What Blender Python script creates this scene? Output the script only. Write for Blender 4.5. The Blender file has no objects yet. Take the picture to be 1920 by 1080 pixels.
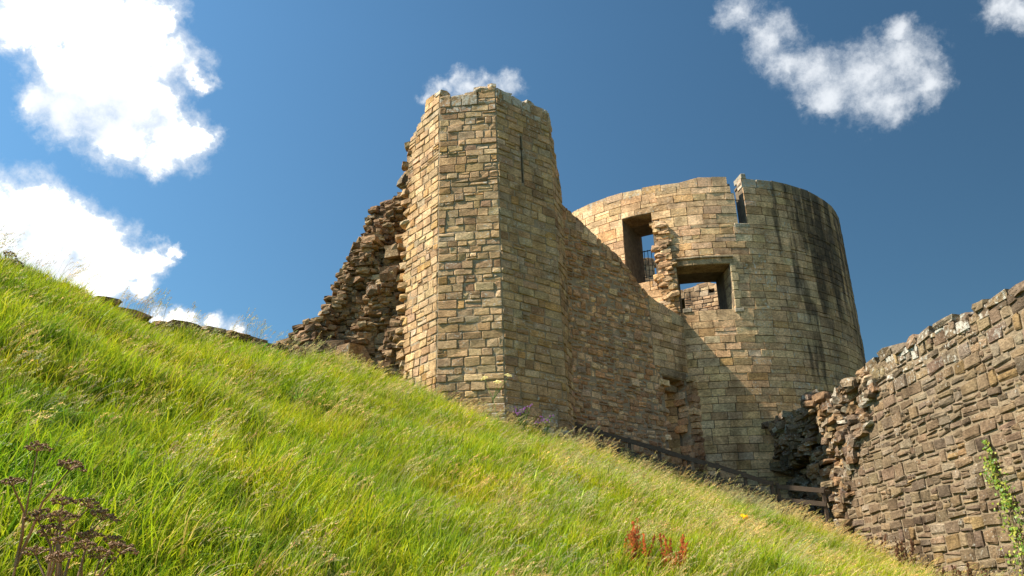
import bpy, math, random
import numpy as np
from math import radians, sin, cos, tan, pi, hypot, atan2, degrees
from mathutils import Matrix, Vector

# ------------------------------------------------------------------ camera, world, sun, exposure
SC = bpy.context.scene
COL = SC.collection
CAM = np.array([0.0, 0.0, 1.6])
PITCH, ROLL, FOC = radians(21.5), 0.025, 1540.0 / 1920.0
_F = np.array([0, cos(PITCH), sin(PITCH)]); _R0 = np.array([1.0, 0, 0]); _U0 = np.cross(_R0, _F)
_R = _R0 * cos(ROLL) - _U0 * sin(ROLL); _U = _U0 * cos(ROLL) + _R0 * sin(ROLL)
cd = bpy.data.cameras.new('camera'); cam = bpy.data.objects.new('camera', cd); COL.objects.link(cam)
cam.matrix_world = Matrix(((_R[0], _U[0], -_F[0], CAM[0]), (_R[1], _U[1], -_F[1], CAM[1]), (_R[2], _U[2], -_F[2], CAM[2]), (0, 0, 0, 1)))
cd.sensor_width = 36; cd.lens = 36 * FOC; cd.clip_start = 0.1; cd.clip_end = 3000
SC.camera = cam
SC.view_settings.view_transform = 'Standard'; SC.view_settings.look = 'None'
SC.view_settings.gamma = 1; SC.view_settings.use_curve_mapping = False
SC.view_settings.exposure = 1.35
SC.cycles.max_bounces = 6; SC.cycles.diffuse_bounces = 3; SC.cycles.transmission_bounces = 3; SC.cycles.glossy_bounces = 2

SUN_EL, SUN_TRAVEL = radians(47), radians(80)      # light travels to azimuth 80 degrees (from +Y to +X), sun high on the left
sl = bpy.data.lights.new('sun', 'SUN'); so = bpy.data.objects.new('sun', sl); COL.objects.link(so)
sl.energy = 4.0; sl.angle = radians(0.53); sl.color = (1.0, 0.91, 0.76)
so.rotation_euler = Vector((sin(SUN_TRAVEL) * cos(SUN_EL), cos(SUN_TRAVEL) * cos(SUN_EL), -sin(SUN_EL))).to_track_quat('-Z', 'Y').to_euler()
so.location = (-40, -10, 50)

# clouds as directions on the sky (x, y, z, angular radius)
THICK=[(-0.3989,0.7221,0.5652,0.0409),(-0.3782,0.7611,0.5270,0.0321),(-0.4168,0.7222,0.5520,0.0354),(-0.4781,0.6672,0.5712,0.0428),(-0.4306,0.6865,0.5859,0.0637),(-0.3772,0.7072,0.5980,0.0422),(-0.3599,0.7371,0.5720,0.0352),(-0.4486,0.7192,0.5305,0.0610),(-0.4042,0.7467,0.5283,0.0539),(-0.4705,0.7301,0.4956,0.0368),(-0.4182,0.7649,0.4899,0.0417),(-0.3714,0.7826,0.4996,0.0432),(-0.3404,0.7905,0.5092,0.0182),(-0.4908,0.7159,0.4965,0.0215),(-0.3913,0.7891,0.4735,0.0243),(-0.3391,0.7556,0.5604,0.0170),(-0.5025,0.6644,0.5532,0.0266),(-0.5257,0.7565,0.3890,0.0468),(-0.4923,0.7708,0.4044,0.0366),(-0.4651,0.7934,0.3928,0.0378),(-0.5033,0.7859,0.3592,0.0461),(-0.4406,0.8112,0.3845,0.0367),(-0.4175,0.8288,0.3725,0.0288),(-0.3937,0.8375,0.3789,0.0202),(-0.4422,0.8271,0.3471,0.0328),(-0.3751,0.8428,0.3860,0.0080),(-0.4782,0.8060,0.3487,0.0423),(-0.4086,0.8432,0.3495,0.0202),(-0.3944,0.8625,0.3170,0.0148),(-0.3688,0.8744,0.3154,0.0174),(-0.3397,0.8877,0.3109,0.0154),(-0.3179,0.8968,0.3076,0.0120),(-0.3818,0.8713,0.3083,0.0173)]
THIN=[(-0.0728,0.8151,0.5747,0.0159),(-0.0508,0.8155,0.5765,0.0171),(-0.0225,0.8171,0.5761,0.0160),(-0.0098,0.8167,0.5770,0.0160),(-0.0982,0.8189,0.5654,0.0109),(-0.0854,0.8155,0.5724,0.0170),(-0.0599,0.8103,0.5829,0.0158),(-0.0319,0.8164,0.5766,0.0159),(-0.0003,0.8144,0.5803,0.0184),(-0.0446,0.8183,0.5731,0.0184),(0.2660,0.7389,0.6191,0.0294),(0.2950,0.7489,0.5934,0.0306),(0.3102,0.7627,0.5676,0.0248),(0.3399,0.7600,0.5539,0.0350),(0.3787,0.7519,0.5397,0.0430),(0.4214,0.7300,0.5381,0.0402),(0.3520,0.7731,0.5276,0.0304),(0.4049,0.7570,0.5128,0.0352),(0.4446,0.7398,0.5050,0.0266),(0.4187,0.7121,0.5635,0.0178),(0.3904,0.7642,0.5134,0.0315),(0.5025,0.6635,0.5543,0.0261),(0.5175,0.6633,0.5405,0.0207),(-0.3207,0.8955,0.3085,0.0179)]
_rw = random.Random(5)
for _ in range(30):                                 # broken cumulus goes on round the unseen sky, extra clouds added to fill shade
    a = radians(_rw.uniform(50, 310)); e = radians(_rw.uniform(12, 65)); r = _rw.uniform(.05, .13)
    THICK.append((sin(a) * cos(e), cos(a) * cos(e), sin(e), r * 1.25))

class NT:
    def __init__(s, tree): s.t = tree; s.n = tree.nodes; s.l = tree.links; s.n.clear()
    def add(s, typ, **kw):
        nd = s.n.new(typ)
        for k, v in kw.items(): setattr(nd, k, v)
        return nd
    def put(s, sock, v):
        if v is None: return
        if hasattr(v, 'is_output'): s.l.new(v, sock)
        else: sock.default_value = v
    def math(s, op, a, b=None, c=None, clamp=False):
        nd = s.add('ShaderNodeMath', operation=op, use_clamp=clamp)
        s.put(nd.inputs[0], a); s.put(nd.inputs[1], b); s.put(nd.inputs[2], c); return nd.outputs[0]
    def vmath(s, op, a, b=None, out='Vector'):
        nd = s.add('ShaderNodeVectorMath', operation=op); s.put(nd.inputs[0], a); s.put(nd.inputs[1], b); return nd.outputs[out]
    def mix(s, fac, a, b, blend='MIX'):
        nd = s.add('ShaderNodeMix', data_type='RGBA', blend_type=blend)
        s.put(nd.inputs[0], fac); s.put(nd.inputs[6], a); s.put(nd.inputs[7], b); return nd.outputs[2]
    def noise(s, vec, scale, detail=4, rough=.55, dist=0.0):
        nd = s.add('ShaderNodeTexNoise'); s.put(nd.inputs['Vector'], vec)
        nd.inputs['Scale'].default_value = scale; nd.inputs['Detail'].default_value = detail
        nd.inputs['Roughness'].default_value = rough; nd.inputs['Distortion'].default_value = dist
        return nd.outputs[0]
    def mapr(s, v, a, b, c=0.0, d=1.0, smooth=False):
        nd = s.add('ShaderNodeMapRange'); nd.interpolation_type = 'SMOOTHSTEP' if smooth else 'LINEAR'
        s.put(nd.inputs[0], v)
        for i, x in enumerate((a, b, c, d)): s.put(nd.inputs[1 + i], x)
        return nd.outputs[0]
    def scalev(s, v, xyz): return s.vmath('MULTIPLY', v, xyz)

world = bpy.data.worlds.new('World'); SC.world = world; world.use_nodes = True
w = NT(world.node_tree)
sky = w.add('ShaderNodeTexSky', sky_type='NISHITA'); sky.sun_disc = False
sky.sun_elevation = SUN_EL; sky.sun_rotation = SUN_TRAVEL + pi
sky.altitude = 200; sky.air_density = 1.0; sky.dust_density = 0.3; sky.ozone_density = 2.0
dirn = w.add('ShaderNodeTexCoord').outputs['Generated']
wn = w.add('ShaderNodeTexNoise'); w.put(wn.inputs['Vector'], dirn); wn.inputs['Scale'].default_value = 7; wn.inputs['Detail'].default_value = 5
warp = w.scalev(w.vmath('SUBTRACT', wn.outputs['Color'], (.5, .5, .5)), (.05, .05, .05))
wnb = w.add('ShaderNodeTexNoise'); w.put(wnb.inputs['Vector'], dirn); wnb.inputs['Scale'].default_value = 38; wnb.inputs['Detail'].default_value = 5; wnb.inputs['Roughness'].default_value = .62
warp2 = w.scalev(w.vmath('SUBTRACT', wnb.outputs['Color'], (.5, .5, .5)), (.034, .034, .034))
wdir = w.vmath('ADD', w.vmath('ADD', dirn, warp), warp2)
fb = w.noise(dirn, 22, 7, .66); fb2 = w.noise(wdir, 75, 5, .6)
def field(blobs):
    cur = None
    for x, y, z, r in blobs:
        dd = w.vmath('DISTANCE', wdir, (x, y, z), out='Value')
        v = w.math('MULTIPLY_ADD', dd, -1.0 / r, 1.0)
        cur = v if cur is None else w.math('SMOOTH_MAX', cur, v, .45)
    return cur
ft = field(THICK); fn = field(THIN)
nz = w.math('ADD', w.math('MULTIPLY', w.math('SUBTRACT', fb, .5), 1.25), w.math('MULTIPLY', w.math('SUBTRACT', fb2, .5), .5))
at = w.mapr(w.math('ADD', ft, nz), -.22, .72, smooth=True)
an = w.mapr(w.math('ADD', fn, w.math('MULTIPLY', nz, 1.45)), -.15, 1.15, 0, .8, smooth=True)
alpha = w.math('MAXIMUM', at, an)
shade = w.mapr(w.math('ADD', w.noise(dirn, 11, 4, .5), w.math('MULTIPLY', ft, -.10)), .33, .55, .0, 1.0, smooth=True)
ccol = w.mix(shade, (5.7, 6.0, 6.4, 1), (14, 13.8, 13.3, 1))
sunside = w.mapr(w.vmath('DOT_PRODUCT', dirn, (-.97, -.22, 0), out='Value'), -.9, .9, .32, 1.34)   # brighter towards the sun
skyc = w.mix(1.0, w.mix(1.0, sky.outputs[0], (.69, 1.03, 1.07, 1), 'MULTIPLY'), sunside, 'MULTIPLY')
spz = w.add('ShaderNodeSeparateXYZ'); w.put(spz.inputs[0], dirn)
skyc = w.mix(1.0, skyc, w.mapr(spz.outputs[2], .15, .62, .78, 1.06), 'MULTIPLY')
ccol = w.mix(w.mapr(at, .5, 1.0, 0, 1, True), (6.0, 6.2, 6.4, 1), ccol)      # thin edges and wisps are dimmer than the sunlit heaps
fin = w.mix(alpha, skyc, ccol)
bg = w.add('ShaderNodeBackground'); w.put(bg.inputs[0], fin); bg.inputs[1].default_value = 0.069
w.l.new(bg.outputs[0], w.add('ShaderNodeOutputWorld').inputs[0])
world.cycles.sampling_method = 'MANUAL'; world.cycles.sample_map_resolution = 512

# ------------------------------------------------------------------ helpers
def new_mesh(name, V, Fc, mat=None, col=None, smooth=False):
    me = bpy.data.meshes.new(name)
    me.from_pydata(np.asarray(V).tolist(), [], [tuple(int(i) for i in f) for f in Fc])
    if mat: me.materials.append(mat)
    if col is not None:
        at_ = me.attributes.new('col', 'FLOAT_COLOR', 'POINT')
        c = np.asarray(col, dtype=np.float32)
        if c.ndim == 1: c = np.tile(c, (len(V), 1))
        at_.data.foreach_set('color', c.ravel())
    if smooth: me.polygons.foreach_set('use_smooth', [True] * len(me.polygons))
    return me
def link(name, me, parent=None, loc=(0, 0, 0)):
    o = bpy.data.objects.new(name, me); COL.objects.link(o); o.location = tuple(float(x) for x in loc)
    if parent is not None:
        o.parent = parent
        o.location = tuple(float(loc[i]) - parent_world(parent)[i] for i in range(3))
    return o
def parent_world(p):
    v = list(p.location)
    while p.parent is not None:
        p = p.parent; v = [v[i] + p.location[i] for i in range(3)]
    return v
def thing(name, label, cat, loc, group=None):
    o = bpy.data.objects.new(name, None); COL.objects.link(o); o.location = loc; o.empty_display_size = .3
    return tag(o, label, cat, group)
def tag(o, label=None, cat=None, group=None, kind=None):
    if label: o['label'] = label
    if cat: o['category'] = cat
    if group: o['group'] = group
    if kind: o['kind'] = kind
    return o
def obj(name, V, Fc, mat, parent=None, col=None, smooth=False, kind=None):
    """mesh from world coordinates, origin at its own centre"""
    V = np.asarray(V, float); c = (V.min(0) + V.max(0)) / 2
    if parent is None: c[2] = V[:, 2].min()
    o = link(name, new_mesh(name, V - c, Fc, mat, col, smooth), parent, c)
    if kind: o['kind'] = kind
    return o
def box_vf(c, h, ax=None):
    ax = np.eye(3) if ax is None else np.asarray(ax)
    s = np.array([[x, y, z] for x in (-1, 1) for y in (-1, 1) for z in (-1, 1)], float) * np.asarray(h)
    return np.asarray(c) + s @ ax, [(0, 1, 3, 2), (4, 6, 7, 5), (0, 4, 5, 1), (2, 3, 7, 6), (0, 2, 6, 4), (1, 5, 7, 3)]
def beam_vf(p, q, wdt, hgt, up=(0, 0, 1)):
    p, q = np.asarray(p, float), np.asarray(q, float); d = q - p; L = np.linalg.norm(d); d /= L
    s = np.cross(d, up); s /= np.linalg.norm(s); u = np.cross(s, d)
    return box_vf((p + q) / 2, (L / 2, wdt / 2, hgt / 2), [d, s, u])
def tube_vf(pts, rad, n=5):
    pts = np.asarray(pts, float); V = []; Fc = []
    rad = np.broadcast_to(rad, len(pts))
    for i, p in enumerate(pts):
        d = pts[min(i + 1, len(pts) - 1)] - pts[max(i - 1, 0)]; d /= np.linalg.norm(d) + 1e-9
        a = np.cross(d, (0.3, 1, .1)); a /= np.linalg.norm(a); b = np.cross(d, a)
        for k in range(n):
            t = 2 * pi * k / n; V.append(p + rad[i] * (a * cos(t) + b * sin(t)))
    for i in range(len(pts) - 1):
        for k in range(n):
            Fc.append((i * n + k, i * n + (k + 1) % n, (i + 1) * n + (k + 1) % n, (i + 1) * n + k))
    Fc.append(tuple(range(n))[::-1]); Fc.append(tuple((len(pts) - 1) * n + k for k in range(n)))
    return np.array(V), Fc
class Acc:
    def __init__(s): s.V = []; s.F = []; s.C = []; s.n = 0
    def add(s, V, Fc, col=None):
        V = np.asarray(V, float); s.V.append(V); s.F += [tuple(i + s.n for i in f) for f in Fc]; s.n += len(V)
        if col is not None:
            c = np.asarray(col, float); s.C.append(np.tile(c, (len(V), 1)) if c.ndim == 1 else c)
    def obj(s, name, mat, parent=None, kind=None, smooth=False):
        return obj(name, np.vstack(s.V), s.F, mat, parent, np.vstack(s.C) if s.C else None, smooth, kind)

def dirv(a): return np.array([sin(radians(a)), cos(radians(a))])
def view_size(c, n, area):
    d = np.asarray(c) - CAM; L = np.linalg.norm(d); f = d @ _F
    if f < 1: return 0
    x, y = (d @ _R) / f * FOC, (d @ _U) / f * FOC
    if abs(x) > .52 or abs(y) > .30: return 0
    return area * max(0.0, -(d @ np.asarray(n)) / L) / L ** 2

# ------------------------------------------------------------------ materials
def mat_new(name):
    m = bpy.data.materials.new(name); m.use_nodes = True; return m, NT(m.node_tree)
def finish(t, color, rough=.9, bump=None, strength=.5, dist=.03, spec=.2):
    b = t.add('ShaderNodeBsdfPrincipled'); t.put(b.inputs['Base Color'], color); t.put(b.inputs['Roughness'], rough)
    b.inputs['Specular IOR Level'].default_value = spec
    if bump is not None:
        bn = t.add('ShaderNodeBump'); t.put(bn.inputs['Height'], bump); bn.inputs['Strength'].default_value = strength
        bn.inputs['Distance'].default_value = dist; t.put(b.inputs['Normal'], bn.outputs[0])
    t.l.new(b.outputs[0], t.add('ShaderNodeOutputMaterial').inputs[0])
TC = np.array([9.10, 40.41]); TR = 8.04
def stone_material(name, stain=False, bumpd=.05, strata=3.5):
    m, t = mat_new(name)
    pos = t.add('ShaderNodeNewGeometry').outputs['Position']
    at_ = t.add('ShaderNodeAttribute'); at_.attribute_name = 'col'
    base = at_.outputs['Color']; lich = at_.outputs['Alpha']
    n1 = t.noise(pos, 2.2, 6, .6); n2 = t.noise(t.scalev(pos, (1, 1, strata)), 11, 7, .65); n3 = t.noise(pos, 45, 4, .6)
    c = t.mix(1.0, base, t.mix(t.mapr(n1, .3, .7), (.58, .55, .52, 1), (1.22, 1.2, 1.16, 1)), 'MULTIPLY')
    c = t.mix(1.0, c, t.mix(t.mapr(n2, .32, .68), (.50, .47, .45, 1), (1.34, 1.33, 1.31, 1)), 'MULTIPLY')
    c = t.mix(t.mapr(n3, .54, .72, 0, .5), c, (.09, .07, .048, 1))
    soot = t.mapr(t.noise(t.scalev(pos, (1, 1, .35)), .6, 6, .62), .50, .70, 0, .85, True)
    c = t.mix(soot, c, t.mix(1.0, c, (.42, .39, .36, 1), 'MULTIPLY'))
    ln = t.math('ADD', t.noise(pos, 7, 6, .7), t.math('MULTIPLY', lich, .32))
    c = t.mix(t.mapr(ln, .70, .80, 0, .85), c, (.47, .455, .39, 1))
    spk = t.math('ADD', t.noise(pos, 19, 3, .6), t.math('MULTIPLY', lich, .16))
    spk = t.math('ADD', spk, t.math('MULTIPLY', t.math('SUBTRACT', t.noise(pos, 1.1, 3, .5), .5), .35))
    c = t.mix(t.mapr(spk, .715, .77, 0, .8), c, (.56, .54, .47, 1))
    if stain:
        sp = t.add('ShaderNodeSeparateXYZ'); t.put(sp.inputs[0], pos)
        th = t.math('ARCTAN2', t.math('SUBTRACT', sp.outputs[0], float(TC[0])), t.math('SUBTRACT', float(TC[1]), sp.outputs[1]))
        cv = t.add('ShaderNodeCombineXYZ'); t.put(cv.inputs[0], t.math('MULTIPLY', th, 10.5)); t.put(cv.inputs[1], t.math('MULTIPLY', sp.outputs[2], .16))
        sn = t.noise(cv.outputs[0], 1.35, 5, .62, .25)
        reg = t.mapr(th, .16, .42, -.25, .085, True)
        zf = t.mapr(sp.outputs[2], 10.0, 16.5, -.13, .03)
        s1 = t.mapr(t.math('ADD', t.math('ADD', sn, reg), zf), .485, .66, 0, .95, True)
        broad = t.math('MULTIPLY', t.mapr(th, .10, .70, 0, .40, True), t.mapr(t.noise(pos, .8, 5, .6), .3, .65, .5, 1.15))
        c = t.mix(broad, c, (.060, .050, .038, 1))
        blk = t.mapr(t.noise(pos, 6, 5, .7), .2, .7, .55, 1)
        rim = t.mapr(t.math('ADD', sp.outputs[2], t.math('MULTIPLY', t.noise(cv.outputs[0], 5, 4, .6), 1.6)), 19.6, 20.4, 0, .45)
        c = t.mix(t.math('MULTIPLY', s1, blk), c, (.022, .020, .017, 1))
        c = t.mix(rim, c, (.16, .145, .11, 1))
    bump = t.math('ADD', t.math('MULTIPLY', n2, .8), t.math('MULTIPLY', n3, .25))
    finish(t, c, .92, bump, .75, bumpd)
    return m
M = {}
M['turret'] = stone_material('turret_sandstone')
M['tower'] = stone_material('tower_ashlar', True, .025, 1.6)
M['rubble'] = stone_material('rubble_stone', False, .05, 2.2)
def mortar_material(name, c1, c2):
    m, t = mat_new(name); pos = t.add('ShaderNodeNewGeometry').outputs['Position']
    n = t.noise(pos, 5, 7, .65); n2 = t.noise(pos, 26, 5, .7)
    finish(t, t.mix(t.mapr(n, .3, .7), c1, c2), .95, t.math('ADD', n, n2), .9, .05)
    return m
M['mortar'] = mortar_material('lime_mortar', (.24, .185, .12, 1), (.42, .33, .22, 1))
M['mortar_mid'] = mortar_material('brown_mortar', (.20, .15, .095, 1), (.36, .275, .18, 1))
M['mortar_warm'] = mortar_material('warm_mortar', (.27, .195, .125, 1), (.46, .345, .225, 1))
M['tower_core'] = mortar_material('tower_core', (.12, .09, .06, 1), (.25, .195, .13, 1))  # joint tone, darkened so window soffits and reveals carry painted deep shade
M['mortar_dark'] = mortar_material('old_core_mortar', (.09, .065, .045, 1), (.22, .165, .11, 1))
def plain(name, c, rough=.8, var=.3, scale=8, bump=.02, spec=.2, stretch=(1, 1, 1), metal=0):
    m, t = mat_new(name); pos = t.scalev(t.add('ShaderNodeNewGeometry').outputs['Position'], stretch)
    n = t.noise(pos, scale, 6, .6)
    lo = tuple(x * (1 - var) for x in c) + (1,); hi = tuple(x * (1 + var) for x in c) + (1,)
    finish(t, t.mix(t.mapr(n, .3, .7), lo, hi), rough, n, .5, bump, spec); return m
M['wood'] = plain('weathered_fence_wood', (.085, .06, .042), .85, .4, 14, .01, .2, (1, 1, 5))
M['iron'] = plain('dark_painted_iron', (.018, .018, .02), .5, .2, 20, .002, .4)
M['deadstalk'] = plain('dead_brown_stalk', (.085, .048, .026), .9, .35, 60, .002)
M['rust'] = plain('rust_red_seed', (.30, .085, .025), .9, .35, 60, .002)

def leaf_material(name, attr=True, c=(.1, .16, .02), trans=.75, var=True):
    m, t = mat_new(name)
    if attr:
        a = t.add('ShaderNodeAttribute'); a.attribute_name = 'col'; c_ = a.outputs['Color']
    else: c_ = c + (1,)
    if var:
        pos = t.add('ShaderNodeNewGeometry').outputs['Position']
        oi = t.add('ShaderNodeObjectInfo').outputs['Random']
        n = t.noise(pos, .5, 5, .65)
        c_ = t.mix(1.0, c_, t.mix(t.mapr(n, .32, .68), (.58, .78, .9, 1), (1.25, 1.06, .85, 1)), 'MULTIPLY')
        c_ = t.mix(t.mapr(t.noise(pos, 1.3, 4, .6), .58, .74, 0, .35), c_, (.36, .31, .09, 1))
        c_ = t.mix(1.0, c_, t.mix(oi, (.78, .80, .8, 1), (1.2, 1.16, 1.1, 1)), 'MULTIPLY')
    d = t.add('ShaderNodeBsdfDiffuse'); t.put(d.inputs[0], c_)
    tr = t.add('ShaderNodeBsdfTranslucent'); t.put(tr.inputs[0], c_)
    g = t.add('ShaderNodeBsdfGlossy'); g.inputs['Roughness'].default_value = .45; g.inputs['Color'].default_value = (1, 1, 1, 1)
    t.put(tr.inputs[0], t.mix(1.0, c_, (trans, trans, trans, 1), 'MULTIPLY'))
    mx = t.add('ShaderNodeAddShader')
    t.l.new(d.outputs[0], mx.inputs[0]); t.l.new(tr.outputs[0], mx.inputs[1])
    mg = t.add('ShaderNodeMixShader'); mg.inputs[0].default_value = .015
    t.l.new(mx.outputs[0], mg.inputs[1]); t.l.new(g.outputs[0], mg.inputs[2])
    t.l.new(mg.outputs[0], t.add('ShaderNodeOutputMaterial').inputs[0])
    return m
M['grass'] = leaf_material('grass_blade'); M['leaf'] = leaf_material('plant_leaf', var=False)

# ------------------------------------------------------------------ hillside
AZ = np.array([-180, -120, -75, -60, -34.3, -26.3, -21.1, -16.8, -12.3, -7.8, -2.5, 3.5, 9.6, 13, 16.9, 21.4, 25.4, 30, 40, 60, 120, 180.])
RC = np.array([20, 20, 17, 17.5, 18.8, 20.4, 21.7, 23, 24.1, 25.2, 25.4, 26.2, 27, 27.4, 27.8, 28, 24.7, 21.5, 20, 20, 20, 20.])
ZC = np.array([0, 1, 7, 8.5, 8.62, 8.62, 8.6, 8.52, 8.4, 8.14, 7.48, 6.55, 5.48, 4.95, 4.18, 3.05, 1.9, 1.7, 1.4, 1.0, 0, 0.])
_rg = np.random.default_rng(11)
_wk = [( _rg.uniform(.5, 2.6), _rg.uniform(0, 6.28), _rg.uniform(0, 6.28)) for _ in range(14)]
def bumps(x, y):
    s = 0
    for k, (f, a, p) in enumerate(_wk): s = s + np.sin(f * (x * cos(a) + y * sin(a)) + p) / f
    return s * .035
def ground_z(x, y, rough=True):
    x = np.asarray(x, float); y = np.asarray(y, float)
    az = np.degrees(np.arctan2(x, y)); r = np.hypot(x, y)
    rc = np.interp(az, AZ, RC); zc = np.interp(az, AZ, ZC)
    t = np.clip((r - 3.5) / (rc - 3.5), 0, None)
    up = zc * np.minimum(t, 1) ** 1.1
    rise = np.interp(az, [-10, 0, 22, 30], [0, .09, .09, 0])
    out = zc + rise * np.clip(r - rc, 0, 8) - np.clip(r - rc - 30, 0, 200) * .03
    z = np.where(t < 1, up, out)
    z = z - .10 * np.exp(-((t - 1) * 6) ** 2)          # rounded brow
    return z + (bumps(x, y) * np.clip((r - 2) / 4, 0, 1) if rough else 0)
def G(x, y): return float(ground_z(x, y))
angs = np.unique(np.concatenate([np.arange(-180, -50, 5.), np.arange(-50, 42, .6), np.arange(42, 181, 5.)]))
rads = np.concatenate([[.3, 1, 2, 3], np.arange(3.5, 31, .3), np.arange(31, 50, 1.5), [55, 65, 80, 120, 200, 400, 900, 1500]])
aa, rr = np.meshgrid(np.radians(angs), rads)
gx, gy = rr * np.sin(aa), rr * np.cos(aa); gz = ground_z(gx, gy)
nA = len(angs)
Vg = np.stack([gx, gy, gz], -1).reshape(-1, 3)
Fg = [(i * nA + j, i * nA + j + 1, (i + 1) * nA + j + 1, (i + 1) * nA + j) for i in range(len(rads) - 1) for j in range(nA - 1)]
Fg = [f[::-1] for f in Fg]
m, t = mat_new('turf_soil'); pos = t.add('ShaderNodeNewGeometry').outputs['Position']
n = t.noise(pos, 1.3, 6, .6); n2 = t.noise(pos, 14, 5, .7)
finish(t, t.mix(t.mapr(n2, .3, .7), (.045, .06, .010, 1), (.10, .11, .022, 1)), 1, n2, .6, .05)
ground = link('grassy_hillside', new_mesh('grassy_hillside', Vg, Fg, m, smooth=True)); ground['kind'] = 'structure'

# ------------------------------------------------------------------ masonry
RNG = random.Random(77)
NPR = np.random.default_rng(77)
PAL_TURRET = [((.42, .33, .205), 6), ((.39, .315, .21), 5), ((.36, .275, .165), 3), ((.45, .375, .255), 3), ((.38, .27, .13), 1.0), ((.28, .205, .13), 1.2), ((.37, .33, .255), 1.2), ((.37, .28, .20), .7)]
PAL_TOWER = [((.53, .43, .275), 6), ((.50, .41, .28), 5), ((.46, .36, .22), 2.5), ((.56, .475, .33), 2), ((.47, .35, .19), .7), ((.38, .30, .20), .7), ((.46, .41, .31), 1)]
PAL_CURTAIN = [((.42, .275, .17), 4), ((.48, .335, .21), 3), ((.33, .215, .135), 3), ((.56, .43, .29), 2.4), ((.45, .275, .15), 1.2), ((.42, .335, .26), 1)]
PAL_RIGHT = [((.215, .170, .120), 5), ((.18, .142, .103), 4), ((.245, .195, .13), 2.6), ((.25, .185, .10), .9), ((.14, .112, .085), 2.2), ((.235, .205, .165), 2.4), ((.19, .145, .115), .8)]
PAL_CORE = [((.23, .165, .105), 4), ((.28, .21, .135), 3), ((.185, .133, .088), 3), ((.35, .295, .215), 1.4), ((.25, .17, .10), .4)]
def pick(pal, rng=RNG):
    s = rng.uniform(0, sum(w_ for _, w_ in pal))
    for c, w_ in pal:
        s -= w_
        if s <= 0: break
    k = rng.uniform(.80, 1.15)
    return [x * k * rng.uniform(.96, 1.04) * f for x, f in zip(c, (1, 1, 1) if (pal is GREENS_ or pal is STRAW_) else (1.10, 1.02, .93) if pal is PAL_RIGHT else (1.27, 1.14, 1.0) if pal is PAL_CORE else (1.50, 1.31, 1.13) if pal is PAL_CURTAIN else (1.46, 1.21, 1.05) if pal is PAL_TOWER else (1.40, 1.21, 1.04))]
GREENS_ = STRAW_ = None
FR = []
for i in range(3):
    for j in range(3): FR.append((i * 4 + j, i * 4 + j + 1, (i + 1) * 4 + j + 1, (i + 1) * 4 + j))
_ring = [0, 1, 2, 3, 7, 11, 15, 14, 13, 12, 8, 4]
for k in range(12): FR.append((_ring[k], 16 + k, 16 + (k + 1) % 12, _ring[(k + 1) % 12]))
def block(q, n, prot, back, bev, jit, rng, lump):
    """q: 4 corners on the wall face (bl, br, tr, tl). Returns 28 verts of a dressed block standing proud of the wall."""
    q = np.asarray(q, float); n = np.asarray(n, float)
    ul = np.linalg.norm(q[1] - q[0]); vl = np.linalg.norm(q[3] - q[0]); mn = min(ul, vl)
    eu, ev = min(.3, bev * 1.3 / max(ul, .01)), min(.3, bev * 1.3 / max(vl, .01))
    eu = min(.33, eu * rng.uniform(.8, 1.5)); ev = min(.33, ev * rng.uniform(.8, 1.5))
    us = [0, eu, 1 - eu, 1]; vs = [0, ev, 1 - ev, 1]
    tilt = rng.uniform(-1, 1) * lump * .7; tilt2 = rng.uniform(-1, 1) * lump * .7
    P = []
    for j in range(4):
        for i in range(4):
            u, v = us[i], vs[j]; eu_, ev_ = i in (0, 3), j in (0, 3)
            if eu_ and ev_:
                k = rng.uniform(.3, 1.0) * jit * mn
                u += (k / ul) * (1 if i == 0 else -1); v += (k / vl) * (1 if j == 0 else -1)
            elif eu_: u += rng.uniform(-.2, .5) * jit * mn / ul * (1 if i == 0 else -1)
            elif ev_: v += rng.uniform(-.2, .5) * jit * mn / vl * (1 if j == 0 else -1)
            h = prot + tilt * (u - .5) + tilt2 * (v - .5)
            h += (-bev * rng.uniform(.6, 1.3) if (eu_ or ev_) else rng.uniform(-.5, .8) * lump)
            p = (1 - u) * (1 - v) * q[0] + u * (1 - v) * q[1] + u * v * q[2] + (1 - u) * v * q[3]
            P.append(p + n * h)
    for k in _ring: P.append(P[k] - n * ((P[k] - q[0]) @ n + back))
    return np.array(P)
def put_stones(parent, specs, mat, name='stone', rest='stonework', cap=300):
    """specs: (V, F, centre, normal, area, colour). The 300 that show largest are objects, the rest one stuff part."""
    specs = sorted(specs, key=lambda s: -view_size(s[2], s[3], s[4]))
    for s in specs[:cap]: obj(name, s[0], s[1], mat, parent, s[5])
    if specs[cap:]:
        a = Acc()
        for s in specs[cap:]: a.add(s[0], s[1], s[5])
        a.obj(rest, mat, parent, 'stuff')
def spec_block(q, n, prot, back, bev, jit, rng, lump, col):
    V = block(q, n, prot, back, bev, jit, rng, lump); q = np.asarray(q)
    ar = np.linalg.norm(q[1] - q[0]) * np.linalg.norm(q[3] - q[0])
    return (V, FR, q.mean(0), np.asarray(n), ar, col)
def courses(z0, z1, h0, h1, rng, snap=()):
    z = [z0]
    while z[-1] < z1: z.append(z[-1] + rng.uniform(h0, h1))
    z = np.array(z)
    for s in snap:
        k = int(np.argmin(abs(z - s))); z[k] = s
    return list(np.sort(z))
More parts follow.
